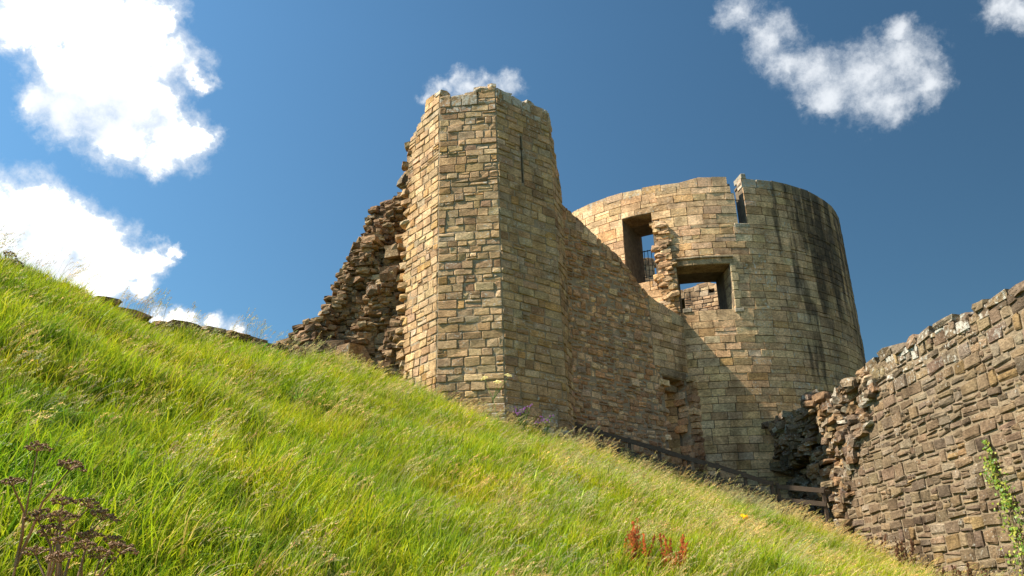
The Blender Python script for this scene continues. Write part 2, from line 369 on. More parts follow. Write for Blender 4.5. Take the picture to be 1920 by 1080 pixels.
def lay(fmap, fn, zs, useg, lens, joint, style, pal, rng, lich=lambda u, z: .15, colf=None, top=None, split=.1, wob=0.0):
    """fill courses with stones. useg(z) -> list of (u0,u1); top(u) -> wall top. style: (prot lo, hi, back, bevel, jitter, lump)"""
    out = []
    for zi in range(len(zs) - 1):
        z0, z1 = zs[zi], zs[zi + 1]; zm = (z0 + z1) / 2
        for (ua, ub) in useg(zm):
            u = ua
            while u < ub - .02:
                L = rng.uniform(*lens)
                if ub - (u + L) < lens[0] * .6: L = ub - u
                cells = [(u, u + L, z0, z1)]
                if rng.random() < split and z1 - z0 > .16:
                    s = z0 + (z1 - z0) * rng.uniform(.35, .65)
                    cells = [(u, u + L, z0, s), (u, u + L, s, z1)]
                    if rng.random() < .5:
                        s2 = u + L * rng.uniform(.35, .65); cells = [cells[0], (u, s2, s, z1), (s2, u + L, s, z1)]
                for (a, b, c, d) in cells:
                    if top is not None and (c + d) / 2 > top((a + b) / 2): continue
                    is_top = top is not None and d + .35 > top((a + b) / 2)
                    g = joint / 2
                    wz = [rng.uniform(-wob, wob) for _ in range(4)]
                    if is_top:
                        wz[2] = min(.2, max(-.14, top(b) - d)) + rng.uniform(-.03, .04); wz[3] = min(.2, max(-.14, top(a) - d)) + rng.uniform(-.03, .04)
                    q = [fmap(a + g, c + g + wz[0]), fmap(b - g, c + g + wz[1]), fmap(b - g, d - g + wz[2]), fmap(a + g, d - g + wz[3])]
                    nn = fn((a + b) / 2, (c + d) / 2)
                    pr, p2, bk, bv, jt, lp = style
                    col = pick(pal, rng)
                    if colf: col = colf(col, (a + b) / 2, (c + d) / 2)
                    out.append(spec_block(q, nn, rng.uniform(pr, p2), .42 if is_top else bk, bv * rng.uniform(.7, 1.4), jt, rng, lp, col + [lich((a + b) / 2, d) * rng.uniform(.2, 1.6)]))
                u += L
    return out
def shell(name, ub, zb, solid, fmap, mat, parent):
    """wall core from cells: fmap(u, side, z) with side 0 outer, 1 inner. Faces only where solid meets empty."""
    nu, nz_ = len(ub) - 1, len(zb) - 1
    S = np.array([[solid((ub[i] + ub[i + 1]) / 2, (zb[j] + zb[j + 1]) / 2) for j in range(nz_)] for i in range(nu)], bool)
    idx = {}; V = []; Fc = []
    def vid(i, s, j):
        k = (i, s, j)
        if k not in idx: idx[k] = len(V); V.append(fmap(ub[i], s, zb[j]))
        return idx[k]
    for i in range(nu):
        for j in range(nz_):
            if not S[i, j]: continue
            Fc.append((vid(i, 0, j), vid(i + 1, 0, j), vid(i + 1, 0, j + 1), vid(i, 0, j + 1)))
            Fc.append((vid(i + 1, 1, j), vid(i, 1, j), vid(i, 1, j + 1), vid(i + 1, 1, j + 1)))
            if i == 0 or not S[i - 1, j]: Fc.append((vid(i, 1, j), vid(i, 0, j), vid(i, 0, j + 1), vid(i, 1, j + 1)))
            if i == nu - 1 or not S[i + 1, j]: Fc.append((vid(i + 1, 0, j), vid(i + 1, 1, j), vid(i + 1, 1, j + 1), vid(i + 1, 0, j + 1)))
            if j == 0 or not S[i, j - 1]: Fc.append((vid(i, 1, j), vid(i + 1, 1, j), vid(i + 1, 0, j), vid(i, 0, j)))
            if j == nz_ - 1 or not S[i, j + 1]: Fc.append((vid(i, 0, j + 1), vid(i + 1, 0, j + 1), vid(i + 1, 1, j + 1), vid(i, 1, j + 1)))
    return obj(name, V, Fc, mat, parent)
def bounds(a, b, step, extra=()):
    n = max(1, int(round((b - a) / step)))
    v = list(np.linspace(a, b, n + 1))
    v = [x for x in v if all(abs(x - e) > step * .3 for e in extra)] + [e for e in extra]
    return sorted(set(round(x, 4) for x in v))
def prof(pts, rag=0.0, seed=0, step=.35):
    xs = [p[0] for p in pts]; ys = [p[1] for p in pts]; rg_ = np.random.default_rng(seed); tb = rg_.uniform(-1, 1, 400)
    return lambda u: float(np.interp(u, xs, ys)) + rag * tb[int(u / step) % 400]

# loose rubble blocks: irregular low-poly lumps
def lump(rng, flat=.6):
    V = []; idx = {}
    for x in (-1, 0, 1):
        for y in (-1, 0, 1):
            for z in (-1, 0, 1):
                if x == y == z == 0: continue
                idx[(x, y, z)] = len(V); v = np.array([x, y, z], float)
                k = abs(x) + abs(y) + abs(z); v *= {1: rng.uniform(.92, 1.06), 2: rng.uniform(.86, 1.02), 3: rng.uniform(.76, 1.0)}[k]
                V.append(v + np.array([rng.uniform(-.13, .13) for _ in range(3)]))
    V = np.array(V); Fc = []
    for ax in range(3):
        o = [k for k in range(3) if k != ax]
        for s in (-1, 1):
            for a in (-1, 0):
                for b in (-1, 0):
                    def key(da, db):
                        k = [0, 0, 0]; k[ax] = s; k[o[0]] = a + da; k[o[1]] = b + db; return idx[tuple(k)]
                    f = (key(0, 0), key(1, 0), key(1, 1), key(0, 1))
                    nrm = np.cross(V[f[1]] - V[f[0]], V[f[3]] - V[f[0]])
                    if nrm[ax] * s < 0: f = f[::-1]
                    Fc.append(f)
    return V, Fc
LUMPS = [lump(random.Random(900 + k)) for k in range(24)]
def spec_lump(c, half, rz, tilt, n, pal, rng, lich=.2, col=None):
    V, Fc = LUMPS[rng.randrange(24)]
    R_ = np.array((Matrix.Rotation(rz, 3, 'Z') @ Matrix.Rotation(tilt[0], 3, 'X') @ Matrix.Rotation(tilt[1], 3, 'Y')))
    W = (V * np.asarray(half)) @ R_.T + np.asarray(c)
    return (W, Fc, np.asarray(c), np.asarray(n), 4 * half[0] * half[2], (col or pick(pal, rng)) + [lich])

# ------------------------------------------------------------------ the polygonal turret
E0 = {'L': (-3.86, 27.50), '1': (-2.518, 25.878), '2': (-.36, 25.67), '3': (1.675, 27.354), '4': (2.05, 28.45)}
BAT = {'L': (-.003, .002), '1': (.0, -.003), '2': (.012, -.006), '3': (.018, -.004), '4': (.012, -.004)}
def TP(k, z): return np.array([E0[k][0] + BAT[k][0] * (13.3 - z), E0[k][1] + BAT[k][1] * (13.3 - z)])
turret = thing('ruined_turret', 'tall broken many-sided stone turret with arrow slit standing on the grassy slope', 'turret', (-.5, 27.5, 7.3))
def facet(a, b):
    L0 = np.linalg.norm(np.array(E0[b]) - np.array(E0[a]))
    def fm(u, z):
        p, q = TP(a, z), TP(b, z); x = p + (q - p) * (u / L0); return np.array([x[0], x[1], z])
    d = (np.array(E0[b]) - np.array(E0[a])) / L0; nn = np.array([d[1], -d[0], 0.0])
    return L0, fm, (lambda u, z: nn), nn
r1 = random.Random(3)
zt = courses(6.4, 20.2, .22, .335, r1)
LU = prof([(6, 1.9), (8.6, 1.7), (9.3, 1.8), (10.5, 2.1), (13.3, 2.1), (14.7, 2.3), (15.6, 1.95), (16.8, 2.1), (17.6, 2.12), (18.6, 1.95), (19.0, 1.55), (19.5, 1.05), (19.9, .85), (20.5, .3)], .13, 4, .27)
topf = prof([(0, 19.55), (.5, 19.6), (1.0, 19.55), (1.2, 19.7), (2.2, 19.75)], .05, 2)
topr = prof([(0, 19.78), (1.3, 19.75), (1.35, 19.66), (1.9, 19.85), (2.64, 19.8)], .04, 3)
top4 = prof([(0, 19.7), (.3, 19.2), (.6, 18.3), (1.2, 16.6)], .1, 5, .3)
topl = prof([(0, 19.7), (.9, 19.95), (2.4, 19.8)], .1, 8)
SLIT = (1.11, 1.205, 16.1, 18.1)
ARM = (.96, 1.36, 17.5, 17.6)
specs = []
sty = (.008, .042, .12, .017, .17, .026)
def slit_seg(z):
    L = facet('2', '3')[0]
    if SLIT[2] - .1 < z < SLIT[3]: return [(0, SLIT[0]), (SLIT[1], L)]
    return [(0, L)]
for a, b, seg, tp, ln, sp_, lc in (
        ('L', '1', None, topl, (.28, .62), .10, .12), ('1', '2', None, topf, (.24, .72), .12, .3), ('2', '3', slit_seg, topr, (.3, .75), .06, .32), ('3', '4', None, top4, (.25, .55), .1, .2)):
    L, fm, fn_, nn = facet(a, b)
    if a == 'L':                                        # u counts from the front edge towards the torn end
        fm2 = (lambda u, z, fm=fm, L=L: fm(L - u, z))
        for s in lay(lambda u, z: fm(u, z), fn_, zt, lambda z: [(L - LU(z) * 1.0, L)], ln, .018, sty, PAL_TURRET, r1, lambda u, z: lc, None, lambda u: topl(L - u), sp_, .016): specs.append(s)
    else:
        seg = seg or (lambda z, L=L: [(0, L)])
        specs += lay(fm, fn_, zt, seg, ln, .018, sty, PAL_TURRET, r1, (lambda u, z, lc=lc: lc + max(0, (z - 18.6)) * .35 + max(0, 8.2 - z) * .35), None, tp, sp_, .016)
# toothing stones sticking out of the torn left end
for z in np.arange(8.4, 18.8, .42):
    u = LU(z); L, fm, fn_, nn = facet('L', '1'); p = fm(L - u - .05, z)
    specs.append(spec_lump(p + np.array([.05, .12, 0]), (r1.uniform(.16, .3), r1.uniform(.18, .3), r1.uniform(.08, .15)), r1.uniform(-1, 1), (r1.uniform(-.2, .2), r1.uniform(-.2, .2)), nn, PAL_TURRET, r1, .15))
p = facet('L', '1')[1](-.22, 16.95)
specs.append(spec_lump(p + np.array([0, .1, .05]), (.22, .26, .23), .5, (.2, .3), nn, PAL_CORE, r1, .3, [.24, .19, .13]))
specs.append(spec_lump(p + np.array([.1, .18, -.35]), (.2, .24, .15), .1, (.2, -.2), nn, PAL_CORE, r1, .2))
# loose cap stones on top
for (k1, k2, u, dz, hx, hz) in (('1', '2', 1.6, .02, .30, .12), ('1', '2', 2.02, .03, .16, .12), ('L', '1', 1.95, .02, .22, .13), ('2', '3', .45, -.05, .4, .10), ('2', '3', 1.75, .0, .24, .09)):
    L, fm, fn_, nn = facet(k1, k2); tp = {'1': topf, '2': topr, 'L': lambda q: topl(L - q)}[k1]
    d = (np.array(E0[k2]) - np.array(E0[k1])); p = fm(u, tp(u) + dz) - nn * .22
    specs.append(spec_lump(p, (hx, .25, hz), atan2(d[1], d[0]), (r1.uniform(-.1, .1), r1.uniform(-.12, .12)), nn, PAL_TURRET, r1, .75))
put_stones(turret, specs, M['turret'])
for a, b, tp in (('L', '1', topl), ('1', '2', topf), ('2', '3', topr), ('3', '4', top4)):
    L, fm, fn_, nn = facet(a, b)
    def sol(u, z, a=a, tp=tp, L=L):
        if a == 'L':
            if L - u > LU(z) - .1: return False
            return z < topl(L - u) - .22
        if a == '2' and (SLIT[0] < u < SLIT[1] and SLIT[2] < z < SLIT[3] or ARM[0] < u < ARM[1] and ARM[2] < z < ARM[3]): return False
        return z < tp(u) - .22
    ub = bounds(.0, L, .3, (SLIT[0], SLIT[1], ARM[0], ARM[1]) if a == '2' else ()); zb = bounds(6.2, 20.1, .25, (SLIT[2], SLIT[3], ARM[2], ARM[3]) if a == '2' else ())
    shell('mortar_core', ub, zb, sol, lambda u, s, z, fm=fm, nn=nn: fm(u, z) - nn * (.0 + s * .62), M['mortar'], turret)
inner = [TP('L', 13) + np.array([.62, .3]), TP('1', 13) + np.array([.35, .62]), TP('2', 13) + np.array([-.1, .66]), TP('3', 13) + np.array([-.62, .25]), TP('4', 13) + np.array([-.5, .1]), np.array([1.6, 30.2]), np.array([-3.4, 30.2])]
def prism(pts, z0, z1):
    n_ = len(pts); V = [(p[0], p[1], z0) for p in pts] + [(p[0], p[1], z1) for p in pts]
    return V, [tuple(range(n_))[::-1], tuple(range(n_, 2 * n_))] + [(k, (k + 1) % n_, n_ + (k + 1) % n_, n_ + k) for k in range(n_)]
obj('rubble_fill', *prism(inner, 6.2, 16.4), M['mortar_dark'], turret)
obj('rubble_fill', *prism([x * .9 + np.array([-.07, 2.75]) for x in inner[:5]] + [np.array([1.2, 28.6]), np.array([-2.4, 28.6])], 16.41, 19.0), M['mortar_dark'], turret)

# ------------------------------------------------------------------ round tower
tower = thing('round_tower', 'large round roofless stone tower streaked with black stains behind the turret', 'tower', (TC[0], TC[1], 5.8))
def TM(th, rad, z): a = radians(th); return np.array([TC[0] + rad * sin(a), TC[1] - rad * cos(a), z])
W1 = (-30.2, -20.6, 14.75, 18.0); W2 = (-14.5, 1.6, 13.15, 15.3); SL = (6.0, 9.0, 17.12, 18.55); SL2 = (5.0, 9.0, 18.55, 19.1); SL3 = (4.2, 8.7, 19.1, 25.0)
FARH = [(168, 176, 16.9, 18.75), (150, 153.5, 18.9, 19.2)]          # holes in the far side, seen through the lower window
OPEN = [W1, W2, SL, SL2, SL3]
RIN = TR - 2.3
ttop = prof([(-180, 19.5), (-60, 19.25), (-7, 19.22), (-6.5, 19.4), (3.8, 19.4), (9.1, 19.4), (60, 19.38), (140, 19.4), (148, 19.35), (152, 19.6), (158, 19.55), (163, 19.4), (172, 19.25), (180, 19.6)], .03, 9, 5)
ttop2 = lambda th: ttop(th) + (1.9 if (th > 182.5 and th < 192) else 0)
def in_open(th, z, pad=0):
    for (a, b, c, d) in OPEN:
        if a - pad < th < b + pad and c < z < d: return True
    return False
def tsol(th, z):
    if in_open(th, z): return False
    for (a, b, c, d) in FARH:
        if a < th < b and c < z < d: return False
    return z < ttop2(th if th < 200 else th - 360) - .15
ex = sorted({x for o in OPEN for x in o[:2]} | {x for o in FARH for x in o[:2]})
zx = sorted({x for o in OPEN for x in o[2:4] if x < 20} | {x for o in FARH for x in o[2:4]})
shell('mortar_core', bounds(-100, 260, 4, tuple(ex)), bounds(4.0, 21.6, .33, tuple(zx) + (17.19,)), tsol, lambda th, s, z: TM(th, TR - .035 if s == 0 else (TR - .75 if (z > 17.15 and -2 < th < 40) else RIN), z), M['tower_core'], tower)
r2 = random.Random(8)
zs = courses(4.6, 19.9, .30, .355, r2, (13.15, 15.3, 14.75, 17.12, 18.0, 19.43))
def tfm(u, z): return TM(degrees(u / TR), TR, z)
def tfn(u, z): a = u / TR; return np.array([sin(a), -cos(a), 0.0])
def tseg(z):
    lo, hi = radians(-98) * TR, radians(98) * TR
    cuts = sorted([(radians(a) * TR, radians(b) * TR) for (a, b, c, d) in OPEN if c - .02 < z < d + .02])
    if 6 < z < 10.4: cuts.append((radians(-18.5) * TR, radians(-13.2) * TR))
    if 13.0 < z < 17.6: cuts.append((radians(-20.6 if z > 14.3 else -19) * TR, radians(-17.3 + .9 * sin(z * 5)) * TR))
    cuts.sort(); out = []; x = lo
    for a, b in cuts:
        if a > x: out.append((x, a))
        x = max(x, b)
    out.append((x, hi)); return out
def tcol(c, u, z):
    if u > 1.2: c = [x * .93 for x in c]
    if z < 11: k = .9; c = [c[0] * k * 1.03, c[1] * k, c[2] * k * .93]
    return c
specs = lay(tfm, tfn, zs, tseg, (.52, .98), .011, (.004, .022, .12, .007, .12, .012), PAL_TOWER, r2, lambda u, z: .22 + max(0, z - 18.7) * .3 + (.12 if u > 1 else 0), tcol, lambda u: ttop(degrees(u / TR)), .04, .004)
# broken toothing between the two windows
for z in np.arange(13.3, 17.5, .17):
    a0 = -18.6 + .9 * sin(z * 5)
    for k in range(2):
        th = a0 + k * 1.7 + r2.uniform(-.6, .6)
        specs.append(spec_lump(TM(th, TR - .04 + r2.uniform(-.1, .1), z), (r2.uniform(.14, .3), r2.uniform(.14, .22), r2.uniform(.06, .13)), radians(th), (r2.uniform(-.15, .15), r2.uniform(-.15, .15)), tfn(radians(th) * TR, z), PAL_TOWER, r2, .2))
put_stones(tower, specs, M['tower'])
# inner lining of the far side seen through the windows
r3 = random.Random(12)
def ifm(u, z): return TM(degrees(u / RIN), RIN, z)
def ifn(u, z): a = u / RIN; return np.array([-sin(a), cos(a), 0.0])
def iseg(z):
    lo, hi = radians(135) * RIN, radians(200) * RIN; cuts = [(radians(a) * RIN, radians(b) * RIN) for (a, b, c, d) in FARH if c < z < d]
    out = []; x = lo
    for a, b in sorted(cuts):
        out.append((x, a)); x = b
    out.append((x, hi)); return out
sp3 = lay(lambda u, z: ifm(u, z), ifn, courses(13, 21.4, .2, .34, r3, (16.9, 18.75)), iseg, (.3, .7), .02, (.01, .05, .12, .02, .12, .02), PAL_CURTAIN, r3, lambda u, z: .2, lambda c, u, z: [.5 * x + .5 * y for x, y in zip(c, (.42, .34, .22))], lambda u: ttop2(degrees(u / RIN)), .15, .01)
for s in sp3: s[0][:] = s[0]
FRr = [f[::-1] for f in FR]
a_ = Acc()
for s in sp3: a_.add(s[0], FRr, s[5])
a_.obj('inner_lining', M['turret'], tower, 'stuff')
# lintels, jambs, sill and drip mould of the square window, sill of the notch
def tblock(name, a, b, z0, z1, prot, col, back=.3, lich=.3, bev=.02):
    q = [TM(a, TR, z0), TM(b, TR, z0), TM(b, TR, z1), TM(a, TR, z1)]
    n_ = tfn(radians((a + b) / 2) * TR, z0)
    return obj(name, block(q, n_, prot, back, bev, .06, r2, .012), FR, M['tower'], tower, col + [lich])
for k, (a, b) in enumerate(((-15.6, -9.5), (-9.45, -3.6), (-3.55, 2.9))): tblock('lintel', a, b, 15.22, 15.47, .03, [.42, .31, .18], .9)
for a, b in ((-16.2, -7.0), (-6.95, 2.8)): tblock('drip_mould', a, b, 15.50, 15.60, .13, [.36, .29, .19], .2)
for k in range(5): tblock('jamb', 1.62, 3.3 + .7 * (k % 2), 13.2 + k * .405, 13.2 + k * .405 + .39, .045, [.50, .41, .25], 1.0, .1)
tblock('sill', -13.9, -11.2, 13.1, 13.3, .05, [.4, .36, .28], .6); tblock('sill', 1.4, 4.2, 13.02, 13.2, .06, [.4, .36, .28], .6)
tblock('sill', 4.6, 9.7, 16.94, 17.14, .03, [.45, .38, .27], .8, .4)
tblock('lintel', -31.2, -19.5, 17.98, 18.3, .02, [.40, .29, .17], 1.0)
tblock('cap_stone', 8.9, 10.6, 19.36, 19.62, .04, [.48, .42, .33], .7, .5)
# iron railings in the window and in the notch
def railing(th0, th1, rad, z0, z1, nb, lab):
    rl = obj('railing', *tube_vf([TM(th0, rad, z1), TM(th1, rad, z1)], .025, 5), M['iron'], tower); rl['label'] = lab
    obj('bottom_rail', *tube_vf([TM(th0, rad, z0), TM(th1, rad, z0)], .02, 5), M['iron'], rl)
    for k in range(nb):
        th = th0 + (th1 - th0) * (k + .5) / nb; obj('bar', *tube_vf([TM(th, rad, z0 - .1), TM(th, rad, z1)], .016, 5), M['iron'], rl)
railing(-36, -15, RIN + .25, 15.85, 17.15, 13, 'black iron railing inside the tall upper window')
railing(4.4, 9.6, TR - .5, 17.25, 18.55, 5, 'black iron railing inside the roof notch')

# ------------------------------------------------------------------ curtain wall between turret and round tower
S0, J0 = np.array([2.02, 28.41]), np.array([7.10, 32.62]); CL = np.linalg.norm(J0 - S0); cdv = (J0 - S0) / CL
cn = np.array([cdv[1], -cdv[0], 0.0])
curtain = thing('curtain_wall', 'dark rubble curtain wall with a doorway joining the turret to the round tower', 'wall', (4.5, 30.5, 6.3))
def cfm(u, z): p = S0 + cdv * u; return np.array([p[0], p[1], z])
ctop = prof([(-.6, 16.2), (.22, 16.12), (1.55, 15.45), (3.0, 14.8), (3.42, 14.45), (4.0, 14.0), (4.5, 13.55), (4.7, 13.4), (6.7, 12.95), (7.5, 12.9)], .025, 14)
DOOR = (5.0, 6.36, 3.0, 10.15)
r4 = random.Random(21)
specs = lay(cfm, lambda u, z: cn, courses(5.6, 16.4, .15, .31, r4), lambda z: [(-.1, 4.55 if z > 10.5 else 4.9 + .12 * sin(z * 9))], (.20, .52), .022, (.0, .05, .12, .026, .24, .03), PAL_CURTAIN, r4, lambda u, z: .16, None, ctop, .25, .045)
specs += lay(cfm, lambda u, z: cn, courses(10.5, 13.6, .26, .33, r4, (10.5,)), lambda z: [(4.57, 6.75)], (.4, .8), .014, (.02, .045, .14, .014, .08, .012), PAL_TOWER, r4, lambda u, z: .12, lambda c, u, z: [x * .92 for x in c], ctop, .04, .004)
for z in np.arange(6.6, 10.3, .27):                 # ragged door jambs
    for u, sgn in ((4.86, 1), (6.5, -1)):
        specs.append(spec_lump(cfm(u + sgn * r4.uniform(-.05, .14), z) - cn * r4.uniform(.1, .35), (r4.uniform(.16, .28), .25, r4.uniform(.1, .15)), atan2(cdv[1], cdv[0]), (r4.uniform(-.1, .1), r4.uniform(-.1, .1)), cn, PAL_CURTAIN, r4, .1))
    specs.append(spec_lump(cfm(6.62, z + .1) + cn * .1, (r4.uniform(.16, .26), .2, r4.uniform(.1, .15)), atan2(cdv[1], cdv[0]), (0, r4.uniform(-.1, .1)), cn, PAL_CURTAIN, r4, .1))
put_stones(curtain, specs, M['rubble'])
for u0, u1, z0, z1, back_, pr in ((4.85, 6.5, 10.16, 10.48, .3, .03), (4.98, 6.3, 9.72, 10.0, .1, -.35)):
    q = [cfm(u0, z0), cfm(u1, z0), cfm(u1, z1), cfm(u0, z1)]
    obj('door_lintel', block(q, cn, pr, back_ + .5, .03, .08, r4, .02), FR, M['rubble'], curtain, [.36, .26, .16, .1])
def csol(u, z): return z < ctop(u) - .18 and not (DOOR[0] < u < DOOR[1] and z < DOOR[3])
shell('mortar_core', bounds(-.8, 6.8, .3, DOOR[:2]), bounds(4.5, 16.6, .25, (DOOR[3],)), csol, lambda u, s, z: cfm(u, z) - cn * (.0 + s * 1.5), M['mortar_warm'], curtain)
# passage lining behind the door
specs = lay(lambda u, z: cfm(4.6 + u, z) - cn * 2.9, lambda u, z: cn, courses(5.6, 10.6, .18, .3, r4), lambda z: [(0, 2.2)], (.25, .5), .03, (.0, .06, .12, .03, .2, .03), PAL_CURTAIN, r4, lambda u, z: .1)
a_ = Acc()
for s in specs: a_.add(s[0], s[1], s[5])
a_.obj('passage_wall', M['rubble'], curtain, 'stuff')
for k in range(9):
    u = 5.15 + k * .115; obj('handrail_bar', *tube_vf([cfm(u, 7.3) - cn * .9, cfm(u + .25, 8.5) - cn * .9], .02, 5), M['iron'], curtain)

# ------------------------------------------------------------------ right wall with its torn end
B0, A0 = np.array([9.9, 32.3]), np.array([11.1, 15.0]); RL = np.linalg.norm(A0 - B0); rdv = (A0 - B0) / RL
rn = np.array([rdv[1], -rdv[0], 0.0])                    # faces the slope (-X)
if rn[0] > 0: rn = -rn
rwall = thing('ruined_wall', 'brown rubble wall with white lichen and a torn end at the right', 'wall', (10.6, 23.5, 2.2))
def rfm(u, z): p = B0 + rdv * u; return np.array([p[0], p[1], z])
rtop = prof([(0, 8.1), (.7, 8.3), (2.5, 8.2), (4.5, 8.25), (6, 8.0), (7.7, 8.0), (8.45, 8.15), (11, 8.0), (13.5, 7.95), (16, 7.75), (19, 7.7)], .09, 31, .5)
edge = lambda z: float(np.interp(z, [2, 3.5, 4.5, 5.5, 6.5, 7.3, 8.3], [5.2, 5.4, 5.6, 6.4, 7.9, 8.6, 9.0])) + .25 * sin(z * 7)
r5 = random.Random(44)
wall_st = (.0, .045, .14, .022, .24, .026)
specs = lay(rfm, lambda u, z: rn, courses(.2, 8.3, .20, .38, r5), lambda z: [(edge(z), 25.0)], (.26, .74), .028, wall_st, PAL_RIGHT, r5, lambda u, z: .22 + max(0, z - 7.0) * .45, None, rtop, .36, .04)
big = specs
core = []
for z in np.arange(2.6, 8.35, .155):
    u = .35 + r5.uniform(-.2, .2); ue = edge(z) + .15
    while u < ue:
        if z < rtop(u) + .02:
            hx = r5.uniform(.12, .30); hz = r5.uniform(.06, .15); hy = r5.uniform(.16, .28)
            rec = -.30 + .22 * sin(u * 1.9 + z * 2.3) + .16 * sin(u * 4.1 - z * 3.7) + (-.55 if (z < 6.4 and u < 3.4) else 0) + r5.uniform(-.14, .16)
            rec *= float(np.clip((ue - u) / 1.2, .25, 1))
            wht = r5.random() < (.07 if z > 6.5 else .02)
            core.append(spec_lump(rfm(u + hx * .5, z) + rn * rec, (hx, hy, hz), atan2(rdv[1], rdv[0]) + r5.uniform(-.4, .4), (r5.uniform(-.3, .3), r5.uniform(-.22, .22)), rn, PAL_CORE if r5.random() < .35 else PAL_RIGHT, r5, r5.uniform(.1, .5), [.43, .395, .33] if wht else None))
            u += hx * 1.55
        else: u += .3
# cap stones along the wall top
u = 8.6
while u < 24.8:
    hx = r5.uniform(.2, .42); hz = r5.uniform(.07, .15)
    core.append(spec_lump(rfm(u + hx, rtop(u + hx) + hz * .6 - .05) - rn * .18, (hx, .26, hz), atan2(rdv[1], rdv[0]), (r5.uniform(-.15, .15), r5.uniform(-.12, .12)), rn, PAL_RIGHT, r5, r5.uniform(.1, .6)))
    u += hx * 2 + r5.uniform(0, .25)
put_stones(rwall, big, M['rubble'])
put_stones(rwall, core, M['rubble'], 'rubble_block', 'rubble_core')
shell('mortar_core', bounds(.2, 25.0, .4), bounds(.0, 8.6, .3), lambda u, z: z < rtop(u) - .2, lambda u, s, z: rfm(u, z) - rn * ((.01 if u > edge(z) - .1 else .55 + (.6 if u < 3.3 and z < 6.4 else 0)) if s == 0 else 2.0), M['mortar_mid'], rwall)

# ------------------------------------------------------------------ collapsed wall stump left of the turret
stump = thing('collapsed_wall_stump', 'jagged stump of a collapsed rubble wall against the left of the turret', 'wall', (-5.3, 29.0, 8.3))
ZL = [8.0, 9.8, 10.9, 11.3, 11.5, 11.8, 12.6, 13.45, 14.5, 15.2, 15.9, 16.5, 16.8, 16.9, 18.0]
XL = [-8.7, -8.6, -8.45, -7.9, -7.1, -6.95, -6.8, -6.45, -6.05, -5.5, -5.55, -5.45, -5.2, -4.2, -3.9]
def sxl(z): return float(np.interp(z, ZL, XL))
def sy(x, z): return 28.75 - (17 - z) * .10 + .25 * sin(x * 1.7 + z) + .18 * sin(x * 3.9 - z * 2.1) + (-.15 * x - .6) * .25
r6 = random.Random(61); specs = []
z = 8.1
while z < 16.95:
    x = sxl(z) + r6.uniform(-.12, .12)
    while x < -3.35:
        hx = r6.uniform(.10, .27) * (1.3 if z < 11 else 1); hz = r6.uniform(.05, .125) * (1.25 if z < 11 else 1); hy = r6.uniform(.2, .34)
        if r6.random() < .06: hx, hz = hx * 1.3, hz * 1.7
        specs.append(spec_lump((x + hx * .8, sy(x, z) - r6.uniform(-.14, .12), z), (hx, hy, hz), r6.uniform(-.5, .5), (r6.uniform(-.25, .25), r6.uniform(-.2, .2)), (0, -1, 0), PAL_CORE, r6, r6.uniform(.05, .35)))
        x += hx * 1.5
    z += .15
for x, y_, z_, h in ((-6.6, 28.0, 10.3, (.75, .5, .45)), (-5.9, 27.9, 10.0, (.6, .5, .5)), (-8.15, 28.6, 10.8, (.35, .35, .22)), (-7.6, 28.5, 11.05, (.4, .35, .25)), (-7.3, 28.3, 10.5, (.5, .4, .3)), (-4.5, 27.9, 13.2, (.33, .3, .26)), (-4.35, 28.0, 14.2, (.28, .26, .24)), (-5.0, 27.9, 12.6, (.26, .3, .2))):
    specs.append(spec_lump((x, y_, z_), h, r6.uniform(-.6, .6), (.15, r6.uniform(-.3, .3)), (0, -1, 0), PAL_CORE, r6, .25))
put_stones(stump, specs, M['rubble'], 'rubble_block', 'rubble_core')
V = []; Fc = []; zz = np.arange(7.6, 17.31, .3); nx = 9
for z in zz:
    for k in range(nx):
        x = sxl(z) + .2 + (-3.2 - sxl(z) - .2) * k / (nx - 1); V.append((x, sy(x, z) + .06, z))
    for k in range(nx):
        x = sxl(z) + .2 + (-3.2 - sxl(z) - .2) * k / (nx - 1); V.append((x, 30.6, z))
for j in range(len(zz) - 1):
    o = j * 2 * nx; o2 = o + 2 * nx
    for k in range(nx - 1):
        Fc.append((o + k, o + k + 1, o2 + k + 1, o2 + k)); Fc.append((o + nx + k + 1, o + nx + k, o2 + nx + k, o2 + nx + k + 1))
    Fc.append((o + nx, o, o2, o2 + nx)); Fc.append((o + nx - 1, o + 2 * nx - 1, o2 + 2 * nx - 1, o2 + nx - 1))
e = (len(zz) - 1) * 2 * nx
for k in range(nx - 1): Fc.append((e + k, e + k + 1, e + nx + k + 1, e + nx + k))
obj('mortar_core', V, Fc, M['mortar_mid'], stump)

# ------------------------------------------------------------------ low wall top along the brow of the hill
low = thing('low_wall', 'low line of mossy wall stones along the brow of the grassy hill', 'wall', (-8.0, 19.8, 8.2))
r7 = random.Random(71)
az = -28.0
while az < -14.6:
    r = float(np.interp(az, AZ, RC)) + .1; x, y = r * sin(radians(az)), r * cos(radians(az))
    hx = r7.uniform(.26, .48); hz = r7.uniform(.05, .08)
    for lay_ in range(2):
        zz_ = G(x, y) + (.03 if lay_ == 0 else .16) + (0 if az > -26 else -.06)
        if lay_ == 1 and r7.random() < .12: continue
        s = spec_lump((x + r7.uniform(-.05, .05), y, zz_), (hx, .25, hz), radians(55) + r7.uniform(-.15, .15), (r7.uniform(-.1, .1), r7.uniform(-.12, .12)), (0, -1, 0), PAL_CORE, r7, r7.uniform(.1, .5))
        obj('stone', s[0], s[1], M['rubble'], low, s[5])
    az += degrees(hx * 1.25 / r / .75)

